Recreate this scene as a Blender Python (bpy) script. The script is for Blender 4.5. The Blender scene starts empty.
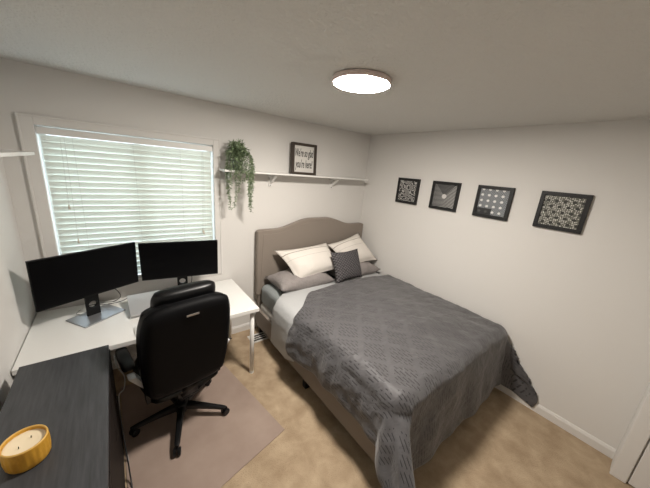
import bpy, bmesh, math, random
from mathutils import Vector, Matrix, noise
random.seed(7)
PI = math.pi
S = bpy.context.scene
C = S.collection

# ------------------------------------------------------------------ materials
def mat(name, color=(.8, .8, .8), rough=.6, metal=0.0, spec=.5, emit=None, estr=0.0, trans=0.0, alpha=1.0, sheen=0.0, coat=0.0):
    m = bpy.data.materials.new(name); m.use_nodes = True
    b = m.node_tree.nodes['Principled BSDF']
    b.inputs['Base Color'].default_value = (*color, 1)
    b.inputs['Roughness'].default_value = rough
    b.inputs['Metallic'].default_value = metal
    b.inputs['Specular IOR Level'].default_value = spec
    b.inputs['Transmission Weight'].default_value = trans
    b.inputs['Sheen Weight'].default_value = sheen
    b.inputs['Coat Weight'].default_value = coat
    if emit:
        b.inputs['Emission Color'].default_value = (*emit, 1)
        b.inputs['Emission Strength'].default_value = estr
    return m
def nd(m, t, **kw):
    n = m.node_tree.nodes.new(t)
    for k, v in kw.items():
        if k.startswith('_'): setattr(n, k[1:], v)
        else: n.inputs[k.replace('0', ' ')].default_value = v
    return n
def lk(m, a, b): m.node_tree.links.new(a, b)
def bsdf(m): return m.node_tree.nodes['Principled BSDF']
def coords(m, out='Object', scale=(1, 1, 1), rot=(0, 0, 0)):
    tc = nd(m, 'ShaderNodeTexCoord'); mp = nd(m, 'ShaderNodeMapping')
    mp.inputs['Scale'].default_value = scale; mp.inputs['Rotation'].default_value = rot
    lk(m, tc.outputs[out], mp.inputs['Vector']); return mp.outputs['Vector']
def add_bump(m, scale=40, strength=.3, dist=.01, detail=3, vec=None, rough=.5):
    v = vec or coords(m)
    n = nd(m, 'ShaderNodeTexNoise', Scale=scale, Detail=detail, Roughness=rough); lk(m, v, n.inputs['Vector'])
    b = nd(m, 'ShaderNodeBump', Strength=strength, Distance=dist)
    lk(m, n.outputs['Fac'], b.inputs['Height']); lk(m, b.outputs['Normal'], bsdf(m).inputs['Normal']); return n
def add_mottle(m, c1, c2, scale=5, detail=4, lo=.35, hi=.65, vec=None, rough=.6, dist=0):
    v = vec or coords(m)
    n = nd(m, 'ShaderNodeTexNoise', Scale=scale, Detail=detail, Roughness=rough, Distortion=dist); lk(m, v, n.inputs['Vector'])
    r = nd(m, 'ShaderNodeValToRGB'); e = r.color_ramp.elements
    e[0].position = lo; e[0].color = (*c1, 1); e[1].position = hi; e[1].color = (*c2, 1)
    lk(m, n.outputs['Fac'], r.inputs['Fac']); lk(m, r.outputs['Color'], bsdf(m).inputs['Base Color']); return r

WALLC = (.72, .70, .668)
M = {}
M['wall'] = mat('wall_paint', WALLC, .75, spec=.25); add_bump(M['wall'], 90, .12, .004)
M['ceiling'] = mat('ceiling_texture', (.72, .712, .68), .9, spec=.15); add_bump(M['ceiling'], 60, .9, .012, 5)
M['trim'] = mat('trim_paint', (.72, .70, .67), .4)
M['white'] = mat('white_paint', (.78, .77, .74), .45)
M['desk'] = mat('desk_white', (.80, .79, .76), .35, spec=.4)
M['blackwood'] = mat('black_brown_wood', (.022, .022, .025), .38, spec=.4)
add_mottle(M['blackwood'], (.034, .035, .038), (.060, .062, .067), 6, 6, .3, .7, coords(M['blackwood'], scale=(14, 1, 14)))  # wood grain, tones lifted to paint the window's reflection into the top
M['cabside'] = mat('black_brown_side', (.010, .007, .006), .6, spec=.2)
M['screen'] = mat('screen_black', (.001, .001, .0015), .45, spec=.10)
M['bezel'] = mat('bezel_black', (.003, .003, .003), .5, spec=.2)
M['silver'] = mat('silver_metal', (.42, .43, .45), .35, metal=.7)
M['laptop'] = mat('laptop_aluminium', (.50, .50, .50), .45, metal=.35)
M['leather'] = mat('black_leather', (.002, .002, .0025), .36, spec=.28); add_bump(M['leather'], 120, .15, .002)
M['leatherback'] = mat('black_vinyl_back', (.0015, .0015, .002), .6, spec=.12)
M['plastic'] = mat('black_plastic', (.004, .004, .0045), .32, spec=.4)
M['greyarm'] = mat('grey_arm_metal', (.62, .63, .64), .4, metal=.1)
M['badge'] = mat('badge_metal', (.35, .32, .30), .35, metal=.6)
M['cable'] = mat('black_cable', (.015, .015, .016), .5)
M['greycable'] = mat('grey_cable', (.35, .36, .37), .5)
M['headboard'] = mat('taupe_linen', (.25, .213, .18), .95, spec=.1, sheen=.2); add_bump(M['headboard'], 350, .4, .002)
M['white_fabric'] = mat('white_fabric', (.78, .75, .70), .9, spec=.1)
M['pillow_grey'] = mat('grey_pillowcase', (.27, .245, .235), .85, spec=.15); add_bump(M['pillow_grey'], 12, .8, .03, 3)
M['sheet'] = mat('light_grey_satin', (.47, .475, .475), .6, spec=.3); add_bump(M['sheet'], 10, .35, .02, 3)
M['mattress'] = mat('mattress_fabric', (.62, .60, .57), .9, spec=.1)
M['fitted'] = mat('fitted_sheet_grey', (.27, .29, .29), .7, spec=.2); add_bump(M['fitted'], 12, .5, .02, 3)
M['woodframe'] = mat('dark_brown_wood', (.045, .032, .024), .55)
M['paper'] = mat('sign_paper', (.66, .64, .60), .8)
M['ink'] = mat('ink_black', (.02, .018, .016), .8)
M['artframe'] = mat('black_frame', (.012, .012, .012), .45, spec=.35)
M['leaf'] = mat('leaf_green', (.10, .17, .075), .6, spec=.3)
add_mottle(M['leaf'], (.075, .115, .055), (.26, .33, .19), 30, 2, .35, .65)
M['leafpale'] = mat('leaf_pale', (.20, .27, .15), .6, spec=.3)
M['stem'] = mat('stem_green', (.09, .12, .05), .7)
M['pot'] = mat('pot_grey', (.16, .18, .15), .4)
M['soil'] = mat('soil', (.05, .035, .025), .95)
M['candle'] = mat('mustard_glaze', (.52, .26, .022), .5, spec=.4)
add_mottle(M['candle'], (.42, .20, .018), (.60, .32, .035), 30, 4, .35, .65, coords(M['candle'], scale=(1, 1, .4)))
M['rimglaze'] = mat('pale_mustard_rim', (.66, .40, .10), .5)
M['wax'] = mat('cream_wax', (.80, .68, .48), .5)
M['wick'] = mat('wick_dark', (.06, .06, .02), .9)
M['lampring'] = mat('lamp_ring', (.74, .62, .58), .5)
M['diffuser'] = mat('lamp_diffuser', (.9, .9, .9), .5, emit=(1, .93, .85), estr=50)
M['tassel'] = mat('wood_tassel', (.55, .50, .42), .6)
M['cord'] = mat('blind_cord', (.62, .62, .58), .8)
M['ventm'] = mat('vent_metal', (.72, .70, .66), .5)
M['ventshade'] = mat('vent_shade', (.03, .025, .02), .9)
M['silverhandle'] = mat('handle_metal', (.5, .48, .45), .35, metal=.9)

# carpet
m = mat('beige_carpet', (.4, .3, .2), 1.0, spec=.05); M['carpet'] = m
v = coords(m)
r = add_mottle(m, (.345, .252, .162), (.53, .41, .28), 7, 5, .28, .72, v, .6, .25)
n2 = nd(m, 'ShaderNodeTexNoise', Scale=160, Detail=3); lk(m, v, n2.inputs['Vector'])
n3 = nd(m, 'ShaderNodeTexNoise', Scale=7, Detail=5, Roughness=.6); lk(m, v, n3.inputs['Vector'])
mx = nd(m, 'ShaderNodeMix', _data_type='FLOAT'); mx.inputs[0].default_value = .5
lk(m, n2.outputs['Fac'], mx.inputs[2]); lk(m, n3.outputs['Fac'], mx.inputs[3])
b = nd(m, 'ShaderNodeBump', Strength=.8, Distance=.02); lk(m, mx.outputs[0], b.inputs['Height']); lk(m, b.outputs['Normal'], bsdf(m).inputs['Normal'])
# chair mat
m = mat('mat_plastic', (.25, .18, .145), .45, spec=.3); M['matp'] = m
add_mottle(m, (.30, .225, .185), (.37, .285, .235), 3, 4, .35, .7); add_bump(m, 200, .15, .003)
# blind slats: thin painted slats that let some daylight glow through
m = mat('slat_white', (.74, .76, .70), .5); M['slat'] = m
tr = nd(m, 'ShaderNodeBsdfTranslucent'); tr.inputs['Color'].default_value = (.80, .80, .74, 1)
ms = nd(m, 'ShaderNodeMixShader'); ms.inputs[0].default_value = .26
lk(m, bsdf(m).outputs[0], ms.inputs[1]); lk(m, tr.outputs[0], ms.inputs[2])
lk(m, ms.outputs[0], m.node_tree.nodes['Material Output'].inputs['Surface'])
# window glass
m = bpy.data.materials.new('window_glass'); m.use_nodes = True; M['glass'] = m
nt = m.node_tree; nt.nodes.clear()
o_ = nt.nodes.new('ShaderNodeOutputMaterial'); t_ = nt.nodes.new('ShaderNodeBsdfTransparent'); g_ = nt.nodes.new('ShaderNodeBsdfGlossy')
g_.inputs['Roughness'].default_value = .02; x_ = nt.nodes.new('ShaderNodeMixShader'); x_.inputs[0].default_value = .06
nt.links.new(t_.outputs[0], x_.inputs[1]); nt.links.new(g_.outputs[0], x_.inputs[2]); nt.links.new(x_.outputs[0], o_.inputs['Surface'])

def mathn(m, op, a, b=None, c=None):
    n = nd(m, 'ShaderNodeMath', _operation=op)
    for i, x in enumerate((a, b, c)):
        if x is None: continue
        if isinstance(x, (int, float)): n.inputs[i].default_value = x
        else: lk(m, x, n.inputs[i])
    return n.outputs[0]
def mixc(m, fac, c1, c2):
    n = nd(m, 'ShaderNodeMix', _data_type='RGBA')
    if isinstance(fac, (int, float)): n.inputs[0].default_value = fac
    else: lk(m, fac, n.inputs[0])
    for i, x in ((6, c1), (7, c2)):
        if isinstance(x, tuple): n.inputs[i].default_value = (*x, 1)
        else: lk(m, x, n.inputs[i])
    return n.outputs[2]

# comforter: short woven dashes gathered into a diamond lattice (UV in metres)
m = mat('comforter_grey', (.1, .1, .1), .55, spec=.35, sheen=.25); M['duvet'] = m
tc = nd(m, 'ShaderNodeTexCoord'); sep = nd(m, 'ShaderNodeSeparateXYZ'); lk(m, tc.outputs['UV'], sep.inputs[0])
u, v = sep.outputs[0], sep.outputs[1]
P_ = .26
a = mathn(m, 'ADD', mathn(m, 'DIVIDE', u, P_), mathn(m, 'DIVIDE', v, P_ * 1.1))
b = mathn(m, 'SUBTRACT', mathn(m, 'DIVIDE', u, P_), mathn(m, 'DIVIDE', v, P_ * 1.1))
fa = mathn(m, 'PINGPONG', a, .5); fb = mathn(m, 'PINGPONG', b, .5)
lat = mathn(m, 'MINIMUM', fa, fb)                 # distance to the lattice
bandm = mathn(m, 'GREATER_THAN', lat, .10)
strip = mathn(m, 'LESS_THAN', mathn(m, 'PINGPONG', mathn(m, 'DIVIDE', u, .023), .5), .16)
colid = mathn(m, 'FLOOR', mathn(m, 'ADD', mathn(m, 'DIVIDE', u, .023), .5))
sh = mathn(m, 'MULTIPLY', colid, .37)
dash = mathn(m, 'LESS_THAN', mathn(m, 'FRACT', mathn(m, 'ADD', mathn(m, 'DIVIDE', v, .070), sh)), .74)
f = mathn(m, 'MULTIPLY', mathn(m, 'MULTIPLY', bandm, strip), dash)
noi = nd(m, 'ShaderNodeTexNoise', Scale=2.5, Detail=3); lk(m, tc.outputs['Object'], noi.inputs['Vector'])
base = mixc(m, noi.outputs['Fac'], (.070, .068, .071), (.098, .094, .098))
lk(m, mixc(m, f, base, (.026, .024, .026)), bsdf(m).inputs['Base Color'])
wr = nd(m, 'ShaderNodeTexNoise', Scale=9, Detail=4, Roughness=.5, Distortion=.5); lk(m, tc.outputs['Object'], wr.inputs['Vector'])
hh = mathn(m, 'SUBTRACT', mathn(m, 'MULTIPLY', wr.outputs['Fac'], 1.0), mathn(m, 'MULTIPLY', f, .18))
bp = nd(m, 'ShaderNodeBump', Strength=.55, Distance=.03); lk(m, hh, bp.inputs['Height']); lk(m, bp.outputs['Normal'], bsdf(m).inputs['Normal'])

# knitted dark cushion (UV)
m = mat('knit_charcoal', (.08, .08, .08), .9, spec=.1); M['knit'] = m
tc = nd(m, 'ShaderNodeTexCoord'); mp = nd(m, 'ShaderNodeMapping'); mp.inputs['Rotation'].default_value = (0, 0, PI / 4); mp.inputs['Scale'].default_value = (15, 15, 15)
lk(m, tc.outputs['UV'], mp.inputs[0]); ch = nd(m, 'ShaderNodeTexVoronoi', Scale=1.0, Randomness=.15); lk(m, mp.outputs[0], ch.inputs['Vector'])
rr = nd(m, 'ShaderNodeValToRGB'); rr.color_ramp.elements[0].position = .15; rr.color_ramp.elements[0].color = (.16, .15, .155, 1); rr.color_ramp.elements[1].position = .6; rr.color_ramp.elements[1].color = (.035, .033, .035, 1)
lk(m, ch.outputs['Distance'], rr.inputs[0]); lk(m, rr.outputs[0], bsdf(m).inputs['Base Color'])
bp = nd(m, 'ShaderNodeBump', Strength=.8, Distance=.02, _invert=True); lk(m, ch.outputs['Distance'], bp.inputs['Height']); lk(m, bp.outputs[0], bsdf(m).inputs['Normal'])

# white pillow shams with thin dark stripes (UV)
m = mat('sham_white', (.74, .69, .63), .9, spec=.1); M['sham'] = m
tc = nd(m, 'ShaderNodeTexCoord'); sep = nd(m, 'ShaderNodeSeparateXYZ'); lk(m, tc.outputs['UV'], sep.inputs[0])
s1 = mathn(m, 'LESS_THAN', mathn(m, 'ABSOLUTE', mathn(m, 'SUBTRACT', sep.outputs[1], .80)), .011)
s2 = mathn(m, 'LESS_THAN', mathn(m, 'ABSOLUTE', mathn(m, 'SUBTRACT', sep.outputs[1], .60)), .006)
ff = mathn(m, 'MAXIMUM', s1, mathn(m, 'MULTIPLY', s2, .5))
lk(m, mixc(m, ff, (.72, .675, .62), (.32, .28, .25)), bsdf(m).inputs['Base Color']); add_bump(m, 16, .35, .015, 3)

# four art prints; UV 0..1 over each print
def art(name, kind):
    m = mat(name, (.3, .3, .3), .5, spec=.35)
    tc = nd(m, 'ShaderNodeTexCoord'); sep = nd(m, 'ShaderNodeSeparateXYZ'); lk(m, tc.outputs['UV'], sep.inputs[0])
    u, v = sep.outputs[0], sep.outputs[1]
    D, L = (.02, .02, .02), (.34, .34, .33)
    if kind == 0:      # flowing contour lines
        n = nd(m, 'ShaderNodeTexNoise', Scale=2.2, Detail=1); lk(m, tc.outputs['UV'], n.inputs['Vector'])
        w = mathn(m, 'PINGPONG', mathn(m, 'MULTIPLY', n.outputs['Fac'], 13.0), .5)
        fac = mathn(m, 'GREATER_THAN', w, .27)
        lk(m, mixc(m, fac, (.035, .035, .035), (.42, .41, .39)), bsdf(m).inputs['Base Color'])
    elif kind == 1:    # fine pleats spreading from a pale knot
        cx, cy = mathn(m, 'SUBTRACT', u, .5), mathn(m, 'SUBTRACT', v, .48)
        r = mathn(m, 'SQRT', mathn(m, 'ADD', mathn(m, 'MULTIPLY', cx, cx), mathn(m, 'MULTIPLY', cy, cy)))
        up = mathn(m, 'GREATER_THAN', cy, mathn(m, 'MULTIPLY', mathn(m, 'ABSOLUTE', cx), 1.2))
        line = mathn(m, 'GREATER_THAN', mathn(m, 'PINGPONG', mathn(m, 'ADD', mathn(m, 'MULTIPLY', v, 17), mathn(m, 'MULTIPLY', mathn(m, 'ABSOLUTE', cx), 3)), .5), .22)
        g = mixc(m, mathn(m, 'ADD', mathn(m, 'MULTIPLY', u, .6), .25), (.12, .12, .12), (.50, .49, .47))
        c = mixc(m, line, D, g); c = mixc(m, mathn(m, 'MULTIPLY', up, .75), c, (.05, .05, .05))
        c = mixc(m, mathn(m, 'LESS_THAN', r, .10), c, (.62, .60, .58))
        lk(m, c, bsdf(m).inputs['Base Color'])
    elif kind == 2:    # rows of pale blooms on a cross-hatch with a black lower corner
        sx = mathn(m, 'ADD', mathn(m, 'MULTIPLY', u, 4.2), .1); sy = mathn(m, 'MULTIPLY', v, 4.6)
        dx = mathn(m, 'SUBTRACT', mathn(m, 'FRACT', sx), .5); dy = mathn(m, 'SUBTRACT', mathn(m, 'FRACT', sy), .5)
        r = mathn(m, 'SQRT', mathn(m, 'ADD', mathn(m, 'MULTIPLY', dx, dx), mathn(m, 'MULTIPLY', dy, dy)))
        h = mathn(m, 'GREATER_THAN', mathn(m, 'MULTIPLY', mathn(m, 'PINGPONG', mathn(m, 'MULTIPLY', mathn(m, 'ADD', u, v), 13), .5), mathn(m, 'PINGPONG', mathn(m, 'MULTIPLY', mathn(m, 'SUBTRACT', u, v), 13), .5)), .05)
        c = mixc(m, h, (.07, .075, .08), (.34, .36, .38))
        c = mixc(m, mathn(m, 'LESS_THAN', r, .22), c, (.70, .70, .68))
        cor = mathn(m, 'MULTIPLY', mathn(m, 'LESS_THAN', v, .24), mathn(m, 'LESS_THAN', u, .52))
        c = mixc(m, mathn(m, 'MULTIPLY', cor, .9), c, (.01, .01, .01))
        lk(m, c, bsdf(m).inputs['Base Color'])
    else:              # overlapping dotted rosettes with dark centres
        sx = mathn(m, 'MULTIPLY', u, 4.6); sy = mathn(m, 'MULTIPLY', v, 5.4)
        row = mathn(m, 'MULTIPLY', mathn(m, 'FLOOR', sy), .5)
        dx = mathn(m, 'SUBTRACT', mathn(m, 'FRACT', mathn(m, 'ADD', sx, row)), .5); dy = mathn(m, 'SUBTRACT', mathn(m, 'FRACT', sy), .5)
        r = mathn(m, 'SQRT', mathn(m, 'ADD', mathn(m, 'MULTIPLY', dx, dx), mathn(m, 'MULTIPLY', dy, dy)))
        vo = nd(m, 'ShaderNodeTexVoronoi', Scale=19, Randomness=.4); lk(m, tc.outputs['UV'], vo.inputs['Vector'])
        c = mixc(m, mathn(m, 'LESS_THAN', vo.outputs['Distance'], .36), (.12, .12, .10), (.62, .61, .56))
        c = mixc(m, mathn(m, 'LESS_THAN', r, .24), c, (.035, .035, .03))
        lk(m, c, bsdf(m).inputs['Base Color'])
    return m
ART = [art('print_contours', 0), art('print_pleats', 1), art('print_blooms', 2), art('print_rosettes', 3)]

# ------------------------------------------------------------------ helpers
def root_matrix(o):
    while o.parent: o = o.parent
    return Matrix.Translation(o.location) @ o.rotation_euler.to_matrix().to_4x4()
def obj(name, bm, m, parent=None, smooth=False, local=False, bevel=0, seg=2, label=None, recalc=True):
    if parent is not None and not local: bm.transform(root_matrix(parent).inverted())
    if recalc: bmesh.ops.recalc_face_normals(bm, faces=bm.faces)
    me = bpy.data.meshes.new(name); bm.to_mesh(me); bm.free()
    if smooth:
        for p in me.polygons: p.use_smooth = True
    me.materials.append(m)
    o = bpy.data.objects.new(name, me); C.objects.link(o)
    if parent is not None: o.parent = parent
    if bevel:
        b = o.modifiers.new('bevel', 'BEVEL'); b.width = bevel; b.segments = seg; b.limit_method = 'ANGLE'; b.angle_limit = .6
    if label: o['label'] = label
    return o
def thing(name, label, cat, loc=(0, 0, 0), rotz=0, group=None):
    o = bpy.data.objects.new(name, None); C.objects.link(o); o.empty_display_size = .05
    o.location = loc; o.rotation_euler = (0, 0, rotz); o['label'] = label; o['category'] = cat
    if group: o['group'] = group
    return o
def tag(o, label, cat, group=None):
    o['label'] = label; o['category'] = cat
    if group: o['group'] = group
    return o
def struct(name, bm, m, parent=None, **k):
    o = obj(name, bm, m, parent, **k)
    if parent is None: o['kind'] = 'structure'
    return o
def B(): return bmesh.new()
def box(bm, x0, x1, y0, y1, z0, z1, mtx=None):
    vs = [bm.verts.new((x, y, z)) for x in (x0, x1) for y in (y0, y1) for z in (z0, z1)]
    for f in ((0, 1, 3, 2), (4, 6, 7, 5), (0, 4, 5, 1), (2, 3, 7, 6), (0, 2, 6, 4), (1, 5, 7, 3)): bm.faces.new([vs[i] for i in f])
    if mtx is not None: bmesh.ops.transform(bm, matrix=mtx, verts=vs)
    return bm
def tube(bm, pts, r, n=8, caps=True):
    pts = [Vector(p) for p in pts]; rs = r if isinstance(r, (list, tuple)) else [r] * len(pts)
    rings = []; up = Vector((0, 0, 1))
    prev = None
    for i, p in enumerate(pts):
        d = (pts[min(i + 1, len(pts) - 1)] - pts[max(i - 1, 0)]).normalized()
        if prev is None:
            a = d.cross(up)
            if a.length < .05: a = d.cross(Vector((1, 0, 0)))
        else:
            a = prev - d * prev.dot(d)
        a.normalize(); prev = a; b = d.cross(a)
        rings.append([bm.verts.new(p + (a * math.cos(2 * PI * k / n) + b * math.sin(2 * PI * k / n)) * rs[i]) for k in range(n)])
    for i in range(len(rings) - 1):
        for k in range(n): bm.faces.new((rings[i][k], rings[i][(k + 1) % n], rings[i + 1][(k + 1) % n], rings[i + 1][k]))
    if caps: bm.faces.new(rings[0][::-1]); bm.faces.new(rings[-1])
    return bm
def lathe(bm, prof, c=(0, 0, 0), n=32, rfun=None, close=True):
    rings = []
    for r, z in prof:
        if r < 1e-6: rings.append([bm.verts.new((c[0], c[1], c[2] + z))]); continue
        rings.append([bm.verts.new((c[0] + (r if not rfun else rfun(r, z, 2 * PI * k / n)) * math.cos(2 * PI * k / n), c[1] + (r if not rfun else rfun(r, z, 2 * PI * k / n)) * math.sin(2 * PI * k / n), c[2] + z)) for k in range(n)])
    for a, b in zip(rings, rings[1:]):
        for k in range(n):
            k2 = (k + 1) % n
            if len(a) == 1 and len(b) == 1: continue
            if len(a) == 1: bm.faces.new((a[0], b[k2], b[k]))
            elif len(b) == 1: bm.faces.new((a[k], a[k2], b[0]))
            else: bm.faces.new((a[k], a[k2], b[k2], b[k]))
    return bm
def prism(bm, pts, axis, a, b):
    """extrude a 2D outline; axis 'x': pts are (y,z); 'y': (x,z); 'z': (x,y)"""
    def P(p, t): return {'x': (t, p[0], p[1]), 'y': (p[0], t, p[1]), 'z': (p[0], p[1], t)}[axis]
    A = [bm.verts.new(P(p, a)) for p in pts]; Bv = [bm.verts.new(P(p, b)) for p in pts]
    n = len(pts); bm.faces.new(A); bm.faces.new(Bv[::-1])
    for i in range(n): bm.faces.new((A[i], Bv[i], Bv[(i + 1) % n], A[(i + 1) % n]))
    return bm
def padded(bm, w, h, t, mtx, nx=18, ny=18, p=4, q=.5):
    """closed cushion solid: superelliptic outline, inflated"""
    for s in (1, -1):
        g = []
        for i in range(nx + 1):
            row = []
            for j in range(ny + 1):
                u = -1 + 2 * i / nx; v = -1 + 2 * j / ny
                k = 1 - .13 * (abs(u * v) ** 3)
                th = max(0, (1 - abs(u) ** p) * (1 - abs(v) ** p)) ** q
                row.append(bm.verts.new(mtx @ Vector((u * w / 2 * k, s * t / 2 * th, v * h / 2 * k))))
            g.append(row)
        for i in range(nx):
            for j in range(ny): bm.faces.new((g[i][j], g[i + 1][j], g[i + 1][j + 1], g[i][j + 1]))
    bmesh.ops.remove_doubles(bm, verts=bm.verts, dist=1e-4)
    return bm

# ------------------------------------------------------------------ the room
W, H, YB = 3.40, 2.44, -3.60
WX0, WX1, WZ0, WZ1 = .178, 1.336, .86, 2.07          # window opening
struct('floor', box(B(), -.1, W + .1, YB - .1, .14, -.1, 0), M['carpet'])
struct('ceiling', box(B(), -.1, W + .1, YB - .1, .14, H, H + .1), M['ceiling'])
struct('wall_left', box(B(), -.1, 0, YB - .1, .14, 0, H), M['wall'])
struct('wall_right', box(B(), W, W + .1, YB - .1, .14, 0, H), M['wall'])
struct('wall_back', box(B(), 0, W, YB - .1, YB, 0, H), M['wall'])
bm = B()
box(bm, 0, WX0, 0, .14, 0, H); box(bm, WX1, W, 0, .14, 0, H); box(bm, WX0, WX1, 0, .14, 0, WZ0); box(bm, WX0, WX1, 0, .14, WZ1, H)
struct('wall_front', bm, M['wall'])
# short return with the door on the right, near the camera
RX = 3.215
struct('wall_return', box(B(), RX + .02, W, -3.60, -2.97, 0, H), M['wall'], bevel=.012)
bm = B(); box(bm, RX - .005, RX + .02, -3.055, -2.972, 0, 2.08)
struct('trim_1', bm, M['trim'], bevel=.006)
d = struct('door_1', box(B(), RX + .003, RX + .0195, -3.595, -3.063, .012, 2.04), M['trim'], bevel=.003)
bm = B()
for z0, z1 in ((.2, .95), (1.1, 1.9)): box(bm, RX - .003, RX + .004, -3.5, -3.16, z0, z1)
struct('door_panel', bm, M['trim'], d, bevel=.006)
bm = B(); lathe(bm, [(0, 0), (.012, 0), (.012, .03), (.026, .035), (.026, .055), (0, .06)]); bm.transform(Matrix.Translation((RX + .003, -3.54, 1.0)) @ Matrix.Rotation(-PI / 2, 4, 'Y'))
struct('door_handle', bm, M['silverhandle'], d, smooth=True)

def baseboard(name, p0, p1, nrm):
    # profile extruded from p0 to p1, standing off the wall along nrm
    bm = B(); p0 = Vector((*p0, 0)); p1 = Vector((*p1, 0)); n = Vector((*nrm, 0))
    prof = [(0, 0), (.014, 0), (.014, .062), (.010, .072), (.006, .082), (0, .084)]
    A = [bm.verts.new(p0 + n * a + Vector((0, 0, z))) for a, z in prof]; Bq = [bm.verts.new(p1 + n * a + Vector((0, 0, z))) for a, z in prof]
    bm.faces.new(A); bm.faces.new(Bq[::-1])
    for i in range(len(prof)): bm.faces.new((A[i], Bq[i], Bq[(i + 1) % len(prof)], A[(i + 1) % len(prof)]))
    struct(name, bm, M['trim'])
baseboard('baseboard_front', (.0, 0), (W, 0), (0, -1))
baseboard('baseboard_right', (W, 0), (W, -2.97), (-1, 0))
baseboard('baseboard_left', (0, 0), (0, YB), (1, 0))
baseboard('baseboard_back', (0, YB), (RX, YB), (0, 1))

# window
win = obj('window_1', box(B(), WX0 + .035, WX1 - .035, .098, .102, WZ0 + .035, WZ1 - .035), M['glass']); win['kind'] = 'structure'
bm = B()
for a in ((WX0, WX0 + .04, WZ0, WZ1), (WX1 - .04, WX1, WZ0, WZ1), (WX0 + .04, WX1 - .04, WZ0, WZ0 + .04), (WX0 + .04, WX1 - .04, WZ1 - .04, WZ1), ((WX0 + WX1) / 2 - .02, (WX0 + WX1) / 2 + .02, WZ0 + .04, WZ1 - .04)):
    box(bm, a[0], a[1], .08, .125, a[2], a[3])
obj('window_frame', bm, M['white'], win)
CW = .078
bm = B()
box(bm, WX0 - CW, WX0, -.016, 0, WZ0 - CW, WZ1 + CW * .8); box(bm, WX1, WX1 + CW * .8, -.016, 0, WZ0 - CW, WZ1 + CW * .8)
box(bm, WX0, WX1, -.016, 0, WZ1, WZ1 + CW * .8); box(bm, WX0, WX1, -.016, 0, WZ0 - CW, WZ0)
box(bm, WX0 - CW, WX0 - CW + .014, -.022, -.016, WZ0 - CW, WZ1 + CW * .8); box(bm, WX1 + CW * .8 - .014, WX1 + CW * .8, -.022, -.016, WZ0 - CW, WZ1 + CW * .8)
box(bm, WX0 - CW + .014, WX1 + CW * .8 - .014, -.022, -.016, WZ1 + CW * .8 - .014, WZ1 + CW * .8)
struct('trim_2', bm, M['wall'], bevel=.003)

# ------------------------------------------------------------------ venetian blind
bl = thing('venetian_blind', 'white horizontal slat venetian blind lowered over the bright window', 'blind', ((WX0 + WX1) / 2, .03, WZ1))
bx0, bx1 = WX0 + .016, WX1 - .016
bm = B(); box(bm, WX0 + .002, WX1 - .002, .0, .008, WZ1 - .056, WZ1 - .010); box(bm, bx0, bx1, .008, .05, WZ1 - .050, WZ1 - .008)
obj('headrail', bm, M['white'], bl, bevel=.002)
pitch = .0455; z = WZ1 - .083; k = 0
while z > WZ0 + .045:
    bm = B(); ang = math.radians(72 if k else 84)
    n = 5; A = []; Bv = []
    for i in range(n + 1):
        t = -1 + 2 * i / n
        yy = .030 - t * .025 * math.cos(ang) ; zz = z + t * .025 * math.sin(ang); cu = .003 * (1 - t * t)
        A.append((yy - cu * math.sin(ang), zz - cu * math.cos(ang)))
    pts = A + [(y_ + .0025 * math.sin(ang), z_ + .0025 * math.cos(ang)) for y_, z_ in A[::-1]]
    prism(bm, pts, 'x', bx0, bx1)
    obj('slat', bm, M['slat'], bl)
    z -= pitch; k += 1
obj('bottom_rail', box(B(), bx0, bx1, .012, .048, WZ0 + .006, WZ0 + .024), M['white'], bl, bevel=.003)
for x in (.36, .72, 1.06, 1.25):
    bm = B(); tube(bm, [(x, .006, WZ1 - .06), (x, .006, WZ0 + .02)], .0012, 5)
    obj('ladder_cord', bm, M['cord'], bl)
for x, z0 in ((.284, 1.492), (.305, 1.225), (1.232, 1.225), (1.222, 1.24)):
    bm = B(); tube(bm, [(x + .012, -.002, WZ1 - .07), (x, -.006, z0 + .03)], .0014, 5); c_ = obj('pull_cord', bm, M['cord'], bl)
    bm = B(); lathe(bm, [(0, .035), (.004, .034), (.007, .004), (.007, 0), (0, 0)], (x, -.008, z0), 12); obj('tassel', bm, M['tassel'], c_, smooth=True)

# ------------------------------------------------------------------ wall shelves
def wall_shelf(name, label, corner, L, depth, z, brackets, along):
    t = thing(name, label, 'shelf', corner, 0, 'white wall shelves')
    def q(a0, a1, d0, d1, z0, z1, bm):
        if along == 'x': box(bm, a0, a1, -d1, -d0, z0, z1)
        else: box(bm, d0, d1, -a1, -a0, z0, z1)
    bm = B(); q(L[0], L[1], 0.001, depth, z - .018, z, bm); obj('shelf_board', bm, M['white'], t, bevel=.002)
    for a in brackets:
        bm = B()
        q(a - .019, a + .019, .001, .014, z - .150, z - .018, bm); q(a - .019, a + .019, .014, .16, z - .034, z - .018, bm)
        pr = [(.014, z - .125), (.15, z - .034), (.095, z - .034), (.014, z - .088)]
        if along == 'x': prism(bm, [(-d_, z_) for d_, z_ in pr], 'x', a - .013, a + .013)
        else: prism(bm, pr, 'y', -(a - .013), -(a + .013))
        br = obj('bracket', bm, M['white'], t)
        bm = B()
        sc_ = (a, -.016, z - .138) if along == 'x' else (.016, -a, z - .138)
        bmesh.ops.create_uvsphere(bm, u_segments=8, v_segments=6, radius=.005); bm.transform(Matrix.Translation(sc_)); obj('screw', bm, M['cabside'], br)
wall_shelf('wall_shelf', 'long white wall shelf above the headboard holding plant and sign', (1.38, 0, 1.865), (1.38, 3.26), .20, 1.865, (1.46, 1.93, 2.79), 'x')
wall_shelf('wall_shelf', 'white wall shelf end on the left wall beside the window casing', (0, -.31, 1.896), (.31, 1.75), .20, 1.896, (.9, 1.5), 'y')

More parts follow.
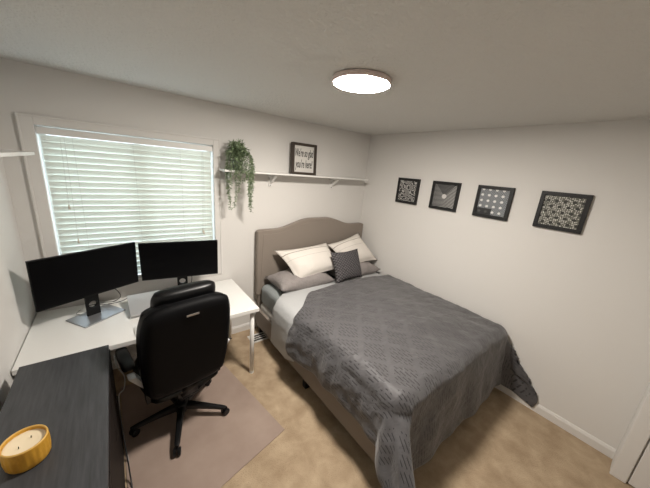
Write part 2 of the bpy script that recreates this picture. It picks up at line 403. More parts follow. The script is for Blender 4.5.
# ------------------------------------------------------------------ sign on the shelf
sg = thing('framed_sign', "dark brown wooden framed word sign standing on the white shelf", 'sign', (2.29, -.10, 1.865), 0)
sx0, sx1, sz0, sz1, fw = -.155, .165, 0.0, .335, .026
tilt = Matrix.Rotation(math.radians(-3), 4, 'X')
bm = B()
for a in ((sx0, sx1, sz0, sz0 + fw), (sx0, sx1, sz1 - fw, sz1), (sx0, sx0 + fw, sz0 + fw, sz1 - fw), (sx1 - fw, sx1, sz0 + fw, sz1 - fw)): box(bm, a[0], a[1], -.02, .02, a[2], a[3])
bm.transform(tilt); obj('frame', bm, M['woodframe'], sg, local=True)
bm = B(); box(bm, sx0 + fw, sx1 - fw, 0, .012, sz0 + fw, sz1 - fw); bm.transform(tilt); obj('panel', bm, M['paper'], sg, local=True)
def text_mesh(s, size, loc, shear=.35, xs=.62, off=.004):
    cu = bpy.data.curves.new('t', 'FONT'); cu.body = s; cu.size = size; cu.shear = shear; cu.align_x = 'CENTER'; cu.extrude = .0008; cu.offset = off
    o = bpy.data.objects.new('t', cu); C.objects.link(o); bpy.context.view_layer.update()
    me = bpy.data.meshes.new_from_object(o.evaluated_get(bpy.context.evaluated_depsgraph_get()))
    bm = B(); bm.from_mesh(me); bpy.data.objects.remove(o); bpy.data.meshes.remove(me)
    bm.transform(Matrix.Translation(loc) @ Matrix.Rotation(PI / 2, 4, 'X') @ Matrix.Diagonal((xs, 1, 1, 1)))
    return bm
for s, zz in (("We're so glad", .195), ("you're here!", .075)):
    bm = text_mesh(s, .118 if s[0] == 'W' else .122, (.005, -.0012, zz), xs=.365, shear=.25, off=.0009); bm.transform(tilt); obj('lettering', bm, M['ink'], sg, local=True)

# ------------------------------------------------------------------ trailing plant
pl = thing('trailing_plant', 'green trailing artificial plant hanging off the left end of the shelf', 'plant', (1.525, -.11, 1.8655))
bm = B(); lathe(bm, [(0, 0), (.042, 0), (.055, .09), (.057, .095), (.052, .095), (.048, .08), (0, .08)], (0, 0, 0), 24)
obj('pot', bm, M['pot'], pl, smooth=True, local=True)
bm = B(); lathe(bm, [(0, .082), (.048, .082), (.047, .075), (0, .075)], n=20); obj('soil', bm, M['soil'], pl, local=True)
stems = B(); leaves = B(); rl = random.Random(3)
def leaf(p, d, L, w):
    d = d.normalized(); s = d.cross(Vector((rl.uniform(-1, 1), rl.uniform(-1, 1), rl.uniform(-.2, 1)))).normalized(); n = d.cross(s)
    a = leaves.verts.new(p); b = leaves.verts.new(p + d * L * .45 + s * w + n * w * .3); c = leaves.verts.new(p + d * L - n * w * .3); e = leaves.verts.new(p + d * L * .45 - s * w + n * w * .3)
    f = leaves.verts.new(p + d * L * .45 - n * w * .2)
    leaves.faces.new((a, b, f)); leaves.faces.new((b, c, f)); leaves.faces.new((c, e, f)); leaves.faces.new((e, a, f))
def strand(pts, dens=.010, L=.030):
    pts = [Vector(p) for p in pts]; fine = []
    for i in range(len(pts) - 1):
        p0 = pts[max(i - 1, 0)]; p1 = pts[i]; p2 = pts[i + 1]; p3 = pts[min(i + 2, len(pts) - 1)]
        for k in range(8):
            t = k / 8
            fine.append(.5 * ((2 * p1) + (-p0 + p2) * t + (2 * p0 - 5 * p1 + 4 * p2 - p3) * t * t + (-p0 + 3 * p1 - 3 * p2 + p3) * t ** 3))
    fine.append(pts[-1]); tube(stems, fine, .0013, 4)
    acc = 0
    for a, b in zip(fine, fine[1:]):
        acc += (b - a).length
        while acc > dens:
            acc -= dens; t = (b - a).normalized()
            for _ in range(2):
                o = Vector((rl.gauss(0, 1), rl.gauss(0, 1), rl.gauss(0, .6)))
                o = (o - t * o.dot(t)).normalized() + t * rl.uniform(.3, 1.1)
                leaf(a.lerp(b, rl.random()), o, L * rl.uniform(.6, 1.15), L * rl.uniform(.10, .16))
top = .085
for i in range(46):     # bushy crown
    a = rl.uniform(0, 2 * PI); r = rl.uniform(.03, .105); h = rl.uniform(.06, .20) * (1 - r * 2.0)
    if r * math.sin(a) > .085: continue
    e = Vector((r * math.cos(a), min(r * math.sin(a) - .02, .06), top + h))
    strand([(0, 0, top - .01), (e.x * .5, e.y * .5, top + h * .8), e, (e.x * 1.25, min(e.y * 1.2, .08), top + h * .75)], .011, .036)
hang = [(-.095, -.03, -.30), (-.08, -.06, -.37), (-.06, -.10, -.34), (-.11, -.05, -.22), (-.035, -.12, -.20),
        (.055, -.13, -.22), (.09, -.12, -.36), (.10, -.10, -.39), (.07, -.13, -.32), (.115, -.10, -.28), (.085, -.125, -.16), (-.08, -.10, -.15), (.12, -.08, -.18), (.02, -.13, -.10), (-.02, -.125, -.07), (.0, -.13, -.12), (-.05, -.11, -.04), (.045, -.12, -.05), (.0, -.12, -.02), (-.03, -.115, .01), (.03, -.115, .0)]
for x, y, zz in hang:
    strand([(0, 0, top - .01), (x * .5, y * .6, top + .09), (x, y, top + .01), (x + rl.uniform(-.02, .02), y - .01, zz * .45), (x + rl.uniform(-.02, .02), y, zz)], .0085, .030)
obj('stems', stems, M['stem'], pl, local=True); obj('foliage', leaves, M['leaf'], pl, local=True)

# ------------------------------------------------------------------ four pictures on the right wall
pics = [(-.589, -.893, 'small black-framed print of flowing contour lines, closest to the room corner'),
        (-1.063, -1.374, 'black-framed print of fine pleats around a pale centre spot'),
        (-1.549, -1.859, 'black-framed print of pale blooms with one black lower corner'),
        (-2.059, -2.372, 'black-framed print of dotted rosettes, farthest from the bed head')]
for i, (ya, yb, lab) in enumerate(pics):
    w = ya - yb; h = .298; yc = (ya + yb) / 2
    t = thing('framed_picture', lab, 'picture', (W, yc, 1.627), 0, 'black framed prints on the right wall')
    f = .030; bm = B()
    for a in ((yb, ya, 0, f), (yb, ya, h - f, h), (yb, yb + f, f, h - f), (ya - f, ya, f, h - f)): box(bm, W - .026, W - .001, a[0], a[1], 1.627 + a[2], 1.627 + a[3])
    obj('picture_frame', bm, M['artframe'], t, bevel=.0015)
    bm = B(); uv = bm.loops.layers.uv.new('UVMap')
    box(bm, W - .016, W - .004, yb + f, ya - f, 1.627 + f, 1.627 + h - f)
    for fc in bm.faces:
        for l in fc.loops: l[uv].uv = ((ya - f - l.vert.co.y) / (w - 2 * f), (l.vert.co.z - 1.627 - f) / (h - 2 * f))
    obj('print', bm, ART[i], t)

# ------------------------------------------------------------------ ceiling lamp
LX, LY = 1.712, -1.535
lp = thing('ceiling_lamp', 'round flat lit ceiling lamp with thin pinkish white rim', 'lamp', (LX, LY, 2.44))
bm = B(); lathe(bm, [(.14, 0), (.160, -.002), (.164, -.008), (.165, -.024), (.161, -.029), (.155, -.029), (.155, -.022), (0, -.022)], (LX, LY, 2.44), 64); obj('lamp_rim', bm, M['lampring'], lp, smooth=True)
bm = B(); lathe(bm, [(.1545, -.024), (.1545, -.0295), (.148, -.031), (.10, -.032), (0, -.0325)], (LX, LY, 2.44), 64); obj('diffuser', bm, M['diffuser'], lp, smooth=True)

# ------------------------------------------------------------------ desk
DX0, DX1, DY0, DY1, DZ = .006, 1.495, -.749, -.018, .703
dk = thing('desk', 'long white desk with tubular legs under the window', 'desk', ((DX0 + DX1) / 2, (DY0 + DY1) / 2, 0))
obj('desk_top', box(B(), DX0, DX1, DY0, DY1, DZ - .034, DZ), M['desk'], dk, bevel=.002)
for x in (.06, DX1 - .045):
    for y in (DY0 + .05, DY1 - .06):
        bm = B(); tube(bm, [(x, y, .012), (x, y, DZ - .034)], .019, 16); lg = obj('leg', bm, M['desk'], dk, smooth=True)
        bm = B(); tube(bm, [(x, y, 0), (x, y, .014)], .021, 16); obj('foot', bm, M['plastic'] if y > -.3 else M['desk'], lg)
# floor register
vt = thing('floor_vent', 'white metal slotted floor vent between desk and bed', 'vent', (1.73, -.225, 0), .0)
bm = B(); box(bm, -.105, .105, -.075, -.055, 0, .008); box(bm, -.105, .105, .055, .075, 0, .008); box(bm, -.105, -.085, -.055, .055, 0, .008); box(bm, .085, .105, -.055, .055, 0, .008)
for i in range(2): box(bm, -.085, .085, -.022 + i * .036, -.012 + i * .036, 0, .007)
obj('grille', bm, M['ventm'], vt, local=True)
obj('duct_shade', box(B(), -.085, .085, -.055, .055, -.002, .002), M['ventshade'], vt, local=True)  # thin dark plate: the shade inside the vent opening put into colour

# ------------------------------------------------------------------ monitors
def monitor(loc, yaw, cz, wd, label, hc, baseyaw, base_center, tiltd):
    t = thing('monitor', label, 'monitor', (loc[0], loc[1], DZ), yaw, 'black monitors on the white desk')
    h = wd * 9 / 16; R_ = Matrix.Translation((0, 0, cz - DZ)) @ Matrix.Rotation(math.radians(tiltd), 4, 'X')
    bm = B(); box(bm, -wd / 2, wd / 2, -.006, .012, -h / 2, h / 2); box(bm, -wd * .3, wd * .3, .012, .035, -h * .32, h * .3)
    bm.transform(R_); hs = obj('housing', bm, M['bezel'], t, local=True, bevel=.003)
    bm = B(); box(bm, -wd / 2 + .006, wd / 2 - .006, -.0068, -.005, -h / 2 + .014, h / 2 - .006); bm.transform(R_); obj('screen', bm, M['screen'], t, local=True)
    # stand: neck with round cable hole, silver foot
    n = 24; bm = B(); nw, z0, z1 = .042, .008, cz - DZ - .02; hr = .026
    outer = []
    ys = (.045, .062)
    import itertools
    ring_i = [(hr * math.cos(2 * PI * k / n), hc + hr * math.sin(2 * PI * k / n)) for k in range(n)]
    def sq(k):
        a = 2 * PI * k / n; c, s = math.cos(a), math.sin(a); q = nw / max(abs(c), abs(s)); return (q * c, hc + q * s)
    ring_o = [sq(k) for k in range(n)]
    V = [[[bm.verts.new((p[0], y, p[1])) for p in r] for r in (ring_i, ring_o)] for y in ys]
    for k in range(n):
        k2 = (k + 1) % n
        bm.faces.new((V[0][0][k], V[0][0][k2], V[0][1][k2], V[0][1][k])); bm.faces.new((V[1][0][k], V[1][1][k], V[1][1][k2], V[1][0][k2]))
        bm.faces.new((V[0][0][k], V[1][0][k], V[1][0][k2], V[0][0][k2])); bm.faces.new((V[0][1][k], V[0][1][k2], V[1][1][k2], V[1][1][k]))
    box(bm, -nw, nw, ys[0], ys[1], z0, hc - nw); box(bm, -nw, nw, ys[0], ys[1], hc + nw, z1); box(bm, -.03, .03, .02, ys[0], z1 - .08, z1)
    obj('neck', bm, M['bezel'], t, local=True)
    bm = B(); box(bm, -.145, .145, -.108, .108, 0, .009); bm.transform(Matrix.Translation((base_center[0], base_center[1], 0)) @ Matrix.Rotation(baseyaw, 4, 'Z'))
    obj('base', bm, M['silver'], t, local=True, bevel=.003, label='flat silver rectangular foot')
    return t
monitor((.372, -.300), .446, 1.066, .630, 'large black monitor on the left half of the desk, angled inward', .098, .15, (.008, .03), 2)
monitor((.977, -.240), -.166, 1.068, .606, 'large black monitor behind the office chair, under the blind', .142, 0, (0, .03), 5)
# cables on the desk
def cable(name, pts, r, m, label, group=None):
    pts = [Vector(p) for p in pts]; fine = []
    for i in range(len(pts) - 1):
        p0 = pts[max(i - 1, 0)]; p1 = pts[i]; p2 = pts[i + 1]; p3 = pts[min(i + 2, len(pts) - 1)]
        for k in range(8):
            t = k / 8
            fine.append(.5 * ((2 * p1) + (-p0 + p2) * t + (2 * p0 - 5 * p1 + 4 * p2 - p3) * t * t + (-p0 + 3 * p1 - 3 * p2 + p3) * t ** 3))
    fine.append(pts[-1]); bm = B(); tube(bm, fine, r, 7)
    return tag(obj(name, bm, m, smooth=True), label, 'cable', group)
cable('power_cable', [(.40, -.17, .93), (.44, -.09, .89), (.50, -.06, .80), (.52, -.09, .75), (.47, -.07, .7065), (.40, -.055, .7065), (.30, -.07, .7065)], .003, M['cable'], 'thin black cable curling down behind the angled left monitor')
cable('power_cable', [(1.04, -.10, .93), (1.08, -.09, .86), (1.085, -.07, .78), (1.05, -.06, .7065), (1.0, -.045, .7065)], .003, M['cable'], 'thin black cable curling beside the neck of the right monitor')
cable('laptop_cable', [(.562, -.20, .772), (.545, -.15, .74), (.50, -.10, .7065), (.43, -.10, .7065), (.33, -.06, .7065)], .0028, M['cable'], 'thin dark cable running into the left edge of the laptop')
cable('headphone_cable', [(.26, -.12, .7065), (.24, -.18, .7065), (.28, -.22, .7065), (.24, -.27, .7065)], .002, M['greycable'], 'thin pale cable lying behind the silver monitor foot')
# laptop on a sloped riser
lst = thing('laptop_stand', 'low sloped silver riser under the laptop', 'stand', (.745, -.31, DZ), .02)
for x in (-.10, .10):
    bm = B(); prism(bm, [(-.135, 0), (.12, 0), (.12, .064), (.112, .064), (-.135, .008)], 'x', x - .008, x + .008); obj('side_arm', bm, M['silver'], lst, local=True)
obj('crossbar', box(B(), -.092, .092, .095, .112, .02, .045), M['silver'], lst, local=True)
lt = thing('laptop', 'closed silver laptop on a sloped riser in front of the chair', 'laptop', (.745, -.31, DZ + .046), .02)
sl = Matrix.Rotation(math.radians(12.4), 4, 'X')
bm = box(B(), -.178, .178, -.135, .135, -.006, .003); bm.transform(sl); obj('laptop_base', bm, M['laptop'], lt, local=True, bevel=.002)
bm = box(B(), -.178, .178, -.135, .135, .0035, .010); bm.transform(sl); obj('lid', bm, M['laptop'], lt, local=True, bevel=.002)
# keyboard, mostly behind the chair
kb = thing('keyboard', 'white keyboard at the desk edge mostly hidden behind the chair', 'keyboard', (.80, -.652, DZ))
obj('keyboard_case', box(B(), -.215, .215, -.065, .065, .001, .012), M['white'], kb, local=True, bevel=.003)
bm = B()
for a in range(18):
    for b in range(5): box(bm, -.205 + a * .0229, -.186 + a * .0229, -.056 + b * .0226, -.037 + b * .0226, .012, .017)
kc = obj('keycaps', bm, M['desk'], kb, local=True); kc['kind'] = 'stuff'

# ------------------------------------------------------------------ black sideboard and candle
cb = thing('sideboard', 'black-brown narrow sideboard along the left wall carrying the candle', 'sideboard', (.26, -1.5, 0))
CX0, CX1, CY0, CY1, CZ = .066, .445, -2.15, -.855, .78
obj('top_panel', box(B(), CX0, CX1, CY0, CY1, CZ - .022, CZ), M['blackwood'], cb, bevel=.0015)
for y_ in (CY1 - .025, CY0 + .004): obj('side_panel', box(B(), CX0 + .01, CX1 - .022, y_, y_ + .021, .03, CZ - .022), M['cabside'], cb)
bm = B(); box(bm, CX0 + .01, CX0 + .02, CY0 + .025, CY1 - .025, .03, CZ - .022); box(bm, CX0 + .02, CX1 - .022, CY0 + .025, CY1 - .025, .03, .05); obj('carcass', bm, M['cabside'], cb)
for k in range(3):
    y0 = CY0 + .006 + k * .4277; dr = obj('door', box(B(), CX1 - .018, CX1 + .003, y0, y0 + .4237, .035, CZ - .026), M['cabside'], cb, bevel=.001)
for x in (CX0 + .04, CX1 - .05):
    for y in (CY0 + .04, CY1 - .04): obj('leg', box(B(), x - .02, x + .02, y - .02, y + .02, 0, .03), M['cabside'], cb)
cn = thing('candle', 'two-wick cream candle in a round mustard yellow ridged bowl', 'candle', (.207, -1.522, CZ))
def rib(r, z, a): return r * (1 + .010 * math.cos(22 * a)) if .008 < z < .078 and r > .05 else r
R0 = .064
prof = [(0, 0), (R0 * .82, 0), (R0 * .92, .004), (R0 * .97, .012), (R0, .03), (R0 * 1.01, .06), (R0, .077), (R0, .090), (R0 * .985, .093), (R0 * .93, .093), (R0 * .91, .088), (R0 * .90, .070), (0, .070)]
bm = B(); lathe(bm, prof, (0, 0, 0), 132, rib); obj('bowl', bm, M['candle'], cn, smooth=True, local=True)
bm = B(); lathe(bm, [(R0 * .915, .0895), (R0 * .93, .0938), (R0 * .985, .0938), (R0 * 1.004, .0895)], n=64); obj('rim', bm, M['rimglaze'], cn, smooth=True, local=True)
bm = B(); lathe(bm, [(R0 * .905, .072), (R0 * .905, .079), (R0 * .86, .0775), (0, .077)], n=48); obj('wax', bm, M['wax'], cn, smooth=True, local=True)
for s in (-1, 1):
    a = math.radians(52); bm = B(); tube(bm, [(s * .022 * math.cos(a), s * .022 * math.sin(a), .076), (s * .022 * math.cos(a) + .001, s * .022 * math.sin(a), .086)], .0016, 7); obj('wick', bm, M['wick'], cn, local=True)

# ------------------------------------------------------------------ chair mat
bm = B(); pts = [(1.232, -.30), (1.425, -1.40), (.462, -1.63), (.445, -.30)]
prism(bm, pts, 'z', .001, .006)
tag(obj('chair_mat', bm, M['matp'], bevel=.002), 'flat brownish chair mat on the carpet under the office chair', 'mat')

# ------------------------------------------------------------------ office chair
ch = thing('office_chair', 'black padded leather swivel office chair facing the desk', 'chair', (.822, -.850, .006), .15)
def T(x, y, z): return Matrix.Translation((x, y, z))
rake = Matrix.Rotation(math.radians(9), 4, 'X')
# back: local x width, local -y is the rear
bm = B(); padded(bm, .545, .71, .085, T(0, -.240, .765) @ rake, p=8, q=.35); obj('back_shell', bm, M['leatherback'], ch, smooth=True, local=True)
bm = B(); padded(bm, .55, .62, .19, T(0, -.185, .792) @ rake, p=5, q=.45); obj('back_cushion', bm, M['leather'], ch, smooth=True, local=True)
bm = B(); padded(bm, .39, .175, .115, T(.012, -.18, 1.078) @ rake, p=4, q=.5); obj('headrest', bm, M['leather'], ch, smooth=True, local=True)
bm = B(); box(bm, -.036, .036, -.004, .0, -.006, .006); bm.transform(T(.0, -.329, 1.028) @ rake); obj('maker_badge', bm, M['badge'], ch, local=True)
bm = B(); padded(bm, .52, .50, .13, T(0, .02, .455) @ Matrix.Rotation(-PI / 2, 4, 'X'), p=5, q=.5); obj('seat', bm, M['leather'], ch, smooth=True, local=True)
bm = B(); padded(bm, .48, .46, .06, T(0, .02, .385) @ Matrix.Rotation(-PI / 2, 4, 'X'), p=8, q=.5); obj('seat_shell', bm, M['plastic'], ch, smooth=True, local=True)
bm = B(); box(bm, -.07, .07, -.16, .10, .31, .36); tube(bm, [(.05, -.05, .335), (.25, -.07, .32)], .007, 8); obj('tilt_mechanism', bm, M['plastic'], ch, local=True, bevel=.006)
bm = B()
box(bm, -.05, .05, -.21, -.13, .335, .352); box(bm, -.05, .05, -.21, -.198, .352, .44)
obj('back_bracket', bm, M['plastic'], ch, smooth=True, local=True)
for s in (-1, 1):
    bm = B(); padded(bm, .075, .27, .052, T(s * .305, .045, .636) @ Matrix.Rotation(-PI / 2, 4, 'X'), p=3.5, q=.5); ar = obj('armrest', bm, M['leather'], ch, smooth=True, local=True)
    bm = B(); prism(bm, [(s * x_, z_) for x_, z_ in ((.325, .612), (.285, .612), (.232, .515), (.25, .50))], 'y', -.15, -.085)
    obj('arm_support', bm, M['greyarm'], ar, local=True, bevel=.003, label='grey metal arm support')
    bm = B(); prism(bm, [(s * x_, z_) for x_, z_ in ((.248, .53), (.228, .515), (.222, .40), (.12, .375), (.12, .355), (.245, .375))], 'y', -.145, -.09); obj('arm_bracket', bm, M['plastic'], ar, local=True)
bm = B(); tube(bm, [(0, 0, .10), (0, 0, .22)], .028, 20); tube(bm, [(0, 0, .22), (0, 0, .32)], .016, 16); obj('gas_lift', bm, M['plastic'], ch, smooth=True, local=True)
bm = B(); lathe(bm, [(0, .06), (.05, .06), (.055, .075), (.05, .115), (.03, .125), (0, .125)], n=28); obj('hub', bm, M['plastic'], ch, smooth=True, local=True)
a0 = math.atan2(-.317, -.09) - .15
for k in range(5):
    a = a0 + k * 2 * PI / 5; R_ = Matrix.Rotation(a, 4, 'Z')
    bm = B(); n = 5
    secs = [(.03, .028, .072, .118), (.12, .022, .074, .112), (.22, .019, .070, .098), (.30, .018, .066, .086), (.33, .014, .066, .080)]
    rg = [[bm.verts.new((x, yy, zz)) for yy, zz in ((-w_, z0), (w_, z0), (w_, z1 - .008), (w_ * .6, z1), (-w_ * .6, z1), (-w_, z1 - .008))] for x, w_, z0, z1 in secs]
    for p_, q_ in zip(rg, rg[1:]):
        for i in range(6): bm.faces.new((p_[i], p_[(i + 1) % 6], q_[(i + 1) % 6], q_[i]))
    bm.faces.new(rg[0][::-1]); bm.faces.new(rg[-1]); bm.transform(R_)
    lg = obj('leg', bm, M['plastic'], ch, local=True, bevel=.002)
    bm = B(); Rc = T(.318 * math.cos(a), .318 * math.sin(a), .027) @ Matrix.Rotation(a + .9 * k, 4, 'Z')
    for s in (-1, 1):
        b2 = bmesh.new(); lathe(b2, [(0, -.009), (.022, -.009), (.027, -.005), (.027, .005), (.022, .009), (0, .009)], n=20)
        b2.transform(Rc @ T(.012, s * .015, 0) @ Matrix.Rotation(PI / 2, 4, 'X')); me = bpy.data.meshes.new('t'); b2.to_mesh(me); bm.from_mesh(me); b2.free(); bpy.data.meshes.remove(me)
    b2 = bmesh.new(); tube(b2, [(0, 0, .006), (0, 0, .042)], .007, 10); box(b2, -.012, .026, -.006, .006, .004, .034); b2.transform(Rc); me = bpy.data.meshes.new('t'); b2.to_mesh(me); bm.from_mesh(me); b2.free(); bpy.data.meshes.remove(me)
    obj('caster', bm, M['plastic'], lg, local=True)
# cables hanging near the sideboard
cable('charging_cable', [(.462, -.80, .66), (.47, -.84, .60), (.50, -.86, .52), (.49, -.88, .44), (.462, -.90, .42), (.455, -.93, .30), (.46, -.98, .10), (.47, -1.05, .010)], .0035, M['greycable'], 'thin grey cable looping down beside the black sideboard')
cable('charging_cable', [(.458, -1.0, .50), (.460, -1.02, .40), (.466, -1.08, .20), (.478, -1.22, .012), (.485, -1.5, .012)], .004, M['cable'], 'black cable trailing to the floor in front of the sideboard')

# ------------------------------------------------------------------ bed frame
BX0, BX1 = 1.755, 3.365
bd = thing('bed', 'queen bed frame with arched taupe linen headboard', 'bed', ((BX0 + BX1) / 2, -1.05, 0))
def headz(x):
    t = abs(x - 2.567) / .81
    z = 1.247
    if t < .74: z += .105 * (math.cos(PI * max(0, t - .14) / .60) + 1) / 2
    if t > .93: z -= .012 * ((t - .93) / .07) ** 2
    return z
n = 48; xs = [1.757 + (3.378 - 1.757) * i / n for i in range(n + 1)]
pts = [(x, headz(x)) for x in xs] + [(x, .47) for x in (3.378, 1.757)]
bm = B(); prism(bm, pts, 'y', -.095, -.028); obj('headboard', bm, M['headboard'], bd, bevel=.014, seg=3)
bm = B(); prism(bm, [(1.757 + .04, .51)] + [(x, headz(x) - .05) for x in xs if 1.80 < x < 3.335] + [(3.338, .51)], 'y', -.098, -.094); obj('inset_panel', bm, M['headboard'], bd, bevel=.002)
bm = B(); box(bm, 1.785, 3.35, -.085, -.035, .10, .47); obj('headboard_skirt', bm, M['headboard'], bd, bevel=.005)
for x in (BX0, BX1 - .035): obj('side_rail', box(B(), x, x + .035, -2.085, -.09, .105, .315), M['headboard'], bd, bevel=.008)
obj('foot_rail', box(B(), BX0 + .035, BX1 - .035, -2.085, -2.05, .105, .315), M['headboard'], bd, bevel=.008)
bm = B()
for k in range(10): box(bm, BX0 + .035, BX1 - .035, -.25 - k * .19, -.18 - k * .19, .125, .145)
obj('slat_base', bm, M['cabside'], bd)
for x, y in ((1.80, -.13), (3.32, -.13), (1.80, -1.13), (3.32, -1.13), (1.86, -1.98), (3.28, -1.98)):
    bm = B(); prism(bm, [(x - .026, y - .026), (x + .026, y - .026), (x + .026, y + .026), (x - .026, y + .026)], 'z', .0, .106); obj('leg', bm, M['plastic'], bd, bevel=.003)
# box spring, mattress
def rbox(bm, x0, x1, y0, y1, z0, z1, r, n=4):
    box(bm, x0, x1, y0, y1, z0, z1); return bm
tag(obj('box_spring', box(B(), 1.795, 3.325, -2.045, -.10, .145, .37), M['mattress'], bevel=.03, seg=4), 'white box spring under the mattress inside the bed frame', 'box spring')
mt = tag(obj('mattress', box(B(), 1.795, 3.33, -2.05, -.10, .371, .615), M['fitted'], bevel=.06, seg=5), 'queen mattress in a grey fitted sheet on the bed', 'mattress')

# ------------------------------------------------------------------ draped bedding
ZT = .655
def drape(y_head, y_foot, xl, xr, over_l, over_r, over_f, rad, lift, thick, puff, seed, nu=150, nv=190, foldamp=1.0, headcut=(2.1, .35, .25), outf=None):
    """cloth laid over the mattress: s runs across, t along. Returns bmesh with UV in metres"""
    bm = B(); uv = bm.loops.layers.uv.new('UVMap')
    s0 = xl - over_l if not callable(over_l) else None
    ymax = y_head; ymin = y_foot - over_f
    V = []; UV = []
    for j in range(nv + 1):
        t0 = ymax + (ymin - ymax) * j / nv; t = t0; row = []; urow = []
        ol = over_l(t) if callable(over_l) else over_l
        a, b = xl - ol, xr + over_r
        for i in range(nu + 1):
            s = a + (b - a) * i / nu
            hc = min(max((headcut[0] - s) / headcut[1], 0), 1); hc = hc * hc * (3 - 2 * hc) * headcut[2]
            t = t0 - hc * (t0 - ymin) / (ymax - ymin)
            d1 = max(xl - s, 0); d3 = max(s - xr, 0); d2 = max(y_foot - t, 0)
            dx = -d1 + d3; dy = -d2; D = math.hypot(dx, dy)
            bx, by = min(max(s, xl), xr), max(t, y_foot)
            # crown of the filling: higher in the middle, lower to the edges
            cx_ = (bx - xl) / (xr - xl); cy_ = (by - y_foot) / (y_head - y_foot)
            crown = .050 * math.sin(PI * min(max(cx_ * .9 + .08, 0), 1)) ** .8 * min(1, cy_ * 3 + .25)
            z = ZT + lift + crown * puff; x, y = bx, by
            if D > 0:
                nx_, ny_ = dx / D, dy / D
                if D < rad * PI / 2: an = D / rad; out = rad * math.sin(an); dn = rad * (1 - math.cos(an)); ex = 0
                else: ex = D - rad * PI / 2; out = rad; dn = rad + ex
                corner = min(d1 if dx < 0 else d3, d2) / max(max(abs(dx), d2), 1e-4)
                ph = (t * 9 if abs(dx) > d2 else s * 7) + math.atan2(d2, abs(dx)) * 3
                fold = foldamp * .5 * (.018 * math.sin(ph * 1.3 + seed) + .012 * math.sin(ph * 2.9 + 1 + seed)) * min(ex / .25, 1) if ex > 0 else 0
                fl = (.05 + .08 * abs(ny_) + (.52 if dx < 0 else .26) * corner) * ex + .035 * math.sin(PI * min(ex / .36, 1)) * abs(nx_) * puff
                if corner > 0: fold += foldamp * .06 * math.sin(math.atan2(d2, abs(dx)) * 7.0 + .9) * min(ex / .3, 1) * min(1, corner * 3)
                x += nx_ * (out + fl + fold); y += ny_ * (out + fl + fold); z -= dn * (1 if ex == 0 else 1)
                zf = .012 + thick
                if z < zf:
                    extra = zf - z; z = zf + .004 * math.sin(extra * 60); x += nx_ * extra * .55; y += ny_ * extra * .55
            n_ = noise.noise(Vector((s * 3.1 + seed, t * 3.1, 0))) * .014 + noise.noise(Vector((s * 8 + seed, t * 8, 3))) * .007 + abs(noise.noise(Vector((s * 5, t * 14 + seed, 5)))) * -.008 * (1 - .8 * min(1, d2 / .1))
            q_ = min(1, D / .2) if dx < 0 else min(1, D / .2) * .3
            n_ += q_ * ((.5 - abs(noise.noise(Vector((s * 6 + seed, t * 4, 9))))) * .026 - abs(noise.noise(Vector((s * 11, t * 7 + seed, 2)))) * .012)
            n_ *= puff
            if D > rad: x += nx_ * n_ * 1.0; y += ny_ * n_ * 1.0; z += n_ * .3 if z > .05 else 0
            else: z += n_
            if dx < 0 and d2 > 0 and ex > 0:
                k_ = min(1, corner * 2.2) * min(ex / .42, 1) * puff; x -= .12 * k_; y -= .13 * k_
            if outf and dx < 0: x -= outf(t) * min(1, D / .12)
            if x > 3.384 - thick: y -= (x - (3.384 - thick)) * 2.0 * min(1, max(0, (y_foot - t) / .15)); x = 3.384 - thick
            row.append(bm.verts.new((x, y, z))); urow.append((s, t))
        V.append(row); UV.append(urow)
    for j in range(nv):
        for i in range(nu):
            f = bm.faces.new((V[j][i], V[j + 1][i], V[j + 1][i + 1], V[j][i + 1]))
            for l, c in zip(f.loops, (UV[j][i], UV[j + 1][i], UV[j + 1][i + 1], UV[j][i + 1])): l[uv].uv = c
    return bm
def ov_sheet(t): return .56 - max(0, (-t - .95)) * .9
bm = drape(-.40, -2.03, 1.845, 3.31, lambda t: max(.38, min(.50, ov_sheet(t))), .05, .34, .055, -.022, .003, .25, 4.2, 120, 130, .6, (2.0, .25, .16), lambda t: .056 * min(1, max(0, (t + 1.02) / .14)))
o = obj('flat_sheet', bm, M['sheet'], smooth=True, recalc=False); m_ = o.modifiers.new('s', 'SOLIDIFY'); m_.thickness = .004
tag(o, 'pale grey satin sheet turned out above the comforter, hanging down the left side', 'sheet')
def ov_duvet(t):
    return .43 + .015 * math.sin(t * 5)
bm = drape(-.71, -2.035, 1.845, 3.275, ov_duvet, .37, .62, .105, .034, .010, 1.0, 1.3, outf=lambda t: .028 * min(1, max(0, (t + 1.3) / .2)))
o = obj('comforter', bm, M['duvet'], smooth=True, recalc=False); m_ = o.modifiers.new('s', 'SOLIDIFY'); m_.thickness = .016; m_.offset = -1
tag(o, 'charcoal grey comforter with a woven dash pattern spread over the bed', 'comforter')

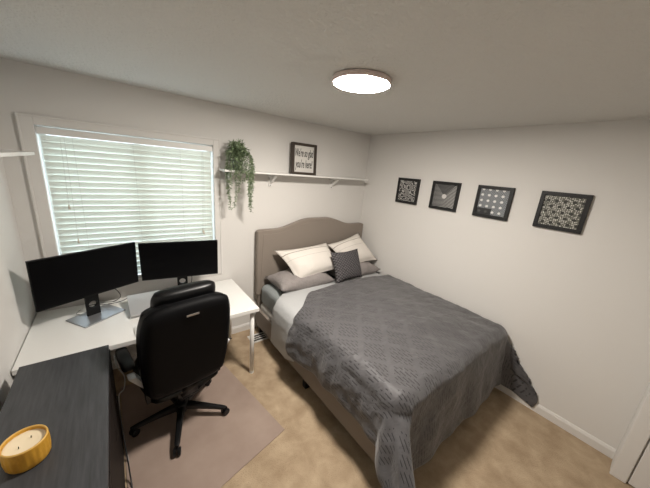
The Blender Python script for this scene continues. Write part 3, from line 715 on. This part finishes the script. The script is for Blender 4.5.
# ------------------------------------------------------------------ pillows
def pillow(name, q, thick, m, label, group, flange=.0, n=28, p=2.6, uvs=True, seed=0, wr=.006, hem=None):
    TL, TR, BR, BL = [Vector(c) for c in q]
    nrm = (TR - TL).cross(BL - TL).normalized()
    bm = B(); uv = bm.loops.layers.uv.new('UVMap')
    for s in (1, -1):
        g = []
        for i in range(n + 1):
            row = []
            for j in range(n + 1):
                u, v = i / n, j / n
                P = TL.lerp(TR, u).lerp(BL.lerp(BR, u), v)
                a, b = 2 * u - 1, 2 * v - 1
                cen = (TL + TR + BL + BR) / 4
                # edges bow inwards between the corners
                P = P + (cen - P) * (.10 * (abs(a) ** 3 * (1 - b * b) + abs(b) ** 3 * (1 - a * a)))
                fa, fb = min(1, abs(a) / (1 - flange)), min(1, abs(b) / (1 - flange))
                th = (max(0, 1 - fa ** p) * max(0, 1 - fb ** p)) ** .5
                w = noise.noise(P * 9 + Vector((seed, 0, 0))) * wr * 2 * th + noise.noise(P * 4 + Vector((0, seed, s))) * wr * 2 * th
                e = .003 if (fa < 1 and fb < 1) or flange else 0
                row.append((bm.verts.new(P + nrm * s * (thick / 2 * th + w + (.003 if (abs(a) < .999 and abs(b) < .999) else 0))), (u, 1 - v)))
            g.append(row)
        for i in range(n):
            for j in range(n):
                c = (g[i][j], g[i + 1][j], g[i + 1][j + 1], g[i][j + 1]); f = bm.faces.new([k[0] for k in c])
                for l, k in zip(f.loops, c): l[uv].uv = k[1]
    bmesh.ops.remove_doubles(bm, verts=bm.verts, dist=1e-5)
    return tag(obj(name, bm, m, smooth=True), label, 'pillow', group)
pillow('bed_pillow', [(1.83, -.13, .70), (2.52, -.13, .70), (2.56, -.53, .685), (1.84, -.52, .69)], .20, M['pillow_grey'], 'grey pillow lying flat under the left white sham', 'grey flat pillows', seed=1, wr=.013)
pillow('bed_pillow', [(2.60, -.13, .70), (3.34, -.13, .70), (3.34, -.55, .70), (2.62, -.54, .69)], .20, M['pillow_grey'], 'grey pillow lying flat under the right white sham', 'grey flat pillows', seed=5, wr=.013)
pillow('pillow_sham', [(1.925, -.17, 1.02), (2.67, -.17, 1.045), (2.72, -.47, .80), (2.06, -.47, .725)], .19, M['sham'], 'white pillow with thin dark stripes leaning on the left half of the headboard', 'white leaning pillows', flange=.09, seed=2)
pillow('pillow_sham', [(2.67, -.18, 1.02), (3.22, -.16, 1.13), (3.385, -.44, .795), (2.78, -.46, .78)], .19, M['sham'], 'white pillow with raised corner leaning on the right half of the headboard', 'white leaning pillows', flange=.09, seed=3)
pillow('throw_cushion', [(2.49, -.47, 1.02), (2.93, -.47, 1.02), (2.90, -.64, .705), (2.47, -.66, .705)], .13, M['knit'], 'small square charcoal knitted cushion in front of the white pillows', None, seed=4, wr=.002)

# ------------------------------------------------------------------ light
w = bpy.data.worlds.new('World'); S.world = w; w.use_nodes = True
bg = w.node_tree.nodes['Background']; bg.inputs[0].default_value = (.74, .89, 1.0, 1); bg.inputs[1].default_value = .68
sun = bpy.data.lights.new('daylight', 'AREA'); sun.shape = 'RECTANGLE'; sun.size = 2.2; sun.size_y = 1.8; sun.energy = 17; sun.color = (.74, .89, 1.0)
so = bpy.data.objects.new('daylight', sun); C.objects.link(so); so.location = (.76, 1.2, 1.7); so.rotation_euler = (math.radians(-80), 0, 0)

# ------------------------------------------------------------------ camera
cam = bpy.data.cameras.new('Camera'); co = bpy.data.objects.new('Camera', cam); C.objects.link(co)
ya, pi_, ro, fpx = .6722, .2683, .0868, 269.78
F = Vector((math.sin(ya) * math.cos(pi_), math.cos(ya) * math.cos(pi_), -math.sin(pi_)))
r_ = Vector((math.cos(ya), -math.sin(ya), 0)); u_ = r_.cross(F)
r2 = r_ * math.cos(ro) + u_ * math.sin(ro); u2 = -r_ * math.sin(ro) + u_ * math.cos(ro)
Mx = Matrix((r2, u2, -F)).transposed().to_4x4(); Mx.translation = (.5666, -2.7746, 1.9418)
co.matrix_world = Mx
cam.sensor_fit = 'HORIZONTAL'; cam.sensor_width = 36; cam.lens = 36 * fpx / 650; cam.clip_start = .02
S.camera = co
S.view_settings.view_transform = 'Standard'; S.view_settings.look = 'None'; S.view_settings.exposure = 2.36; S.view_settings.gamma = 1
try:
    S.cycles.use_denoising = True; S.cycles.max_bounces = 8; S.cycles.diffuse_bounces = 3
except Exception: pass
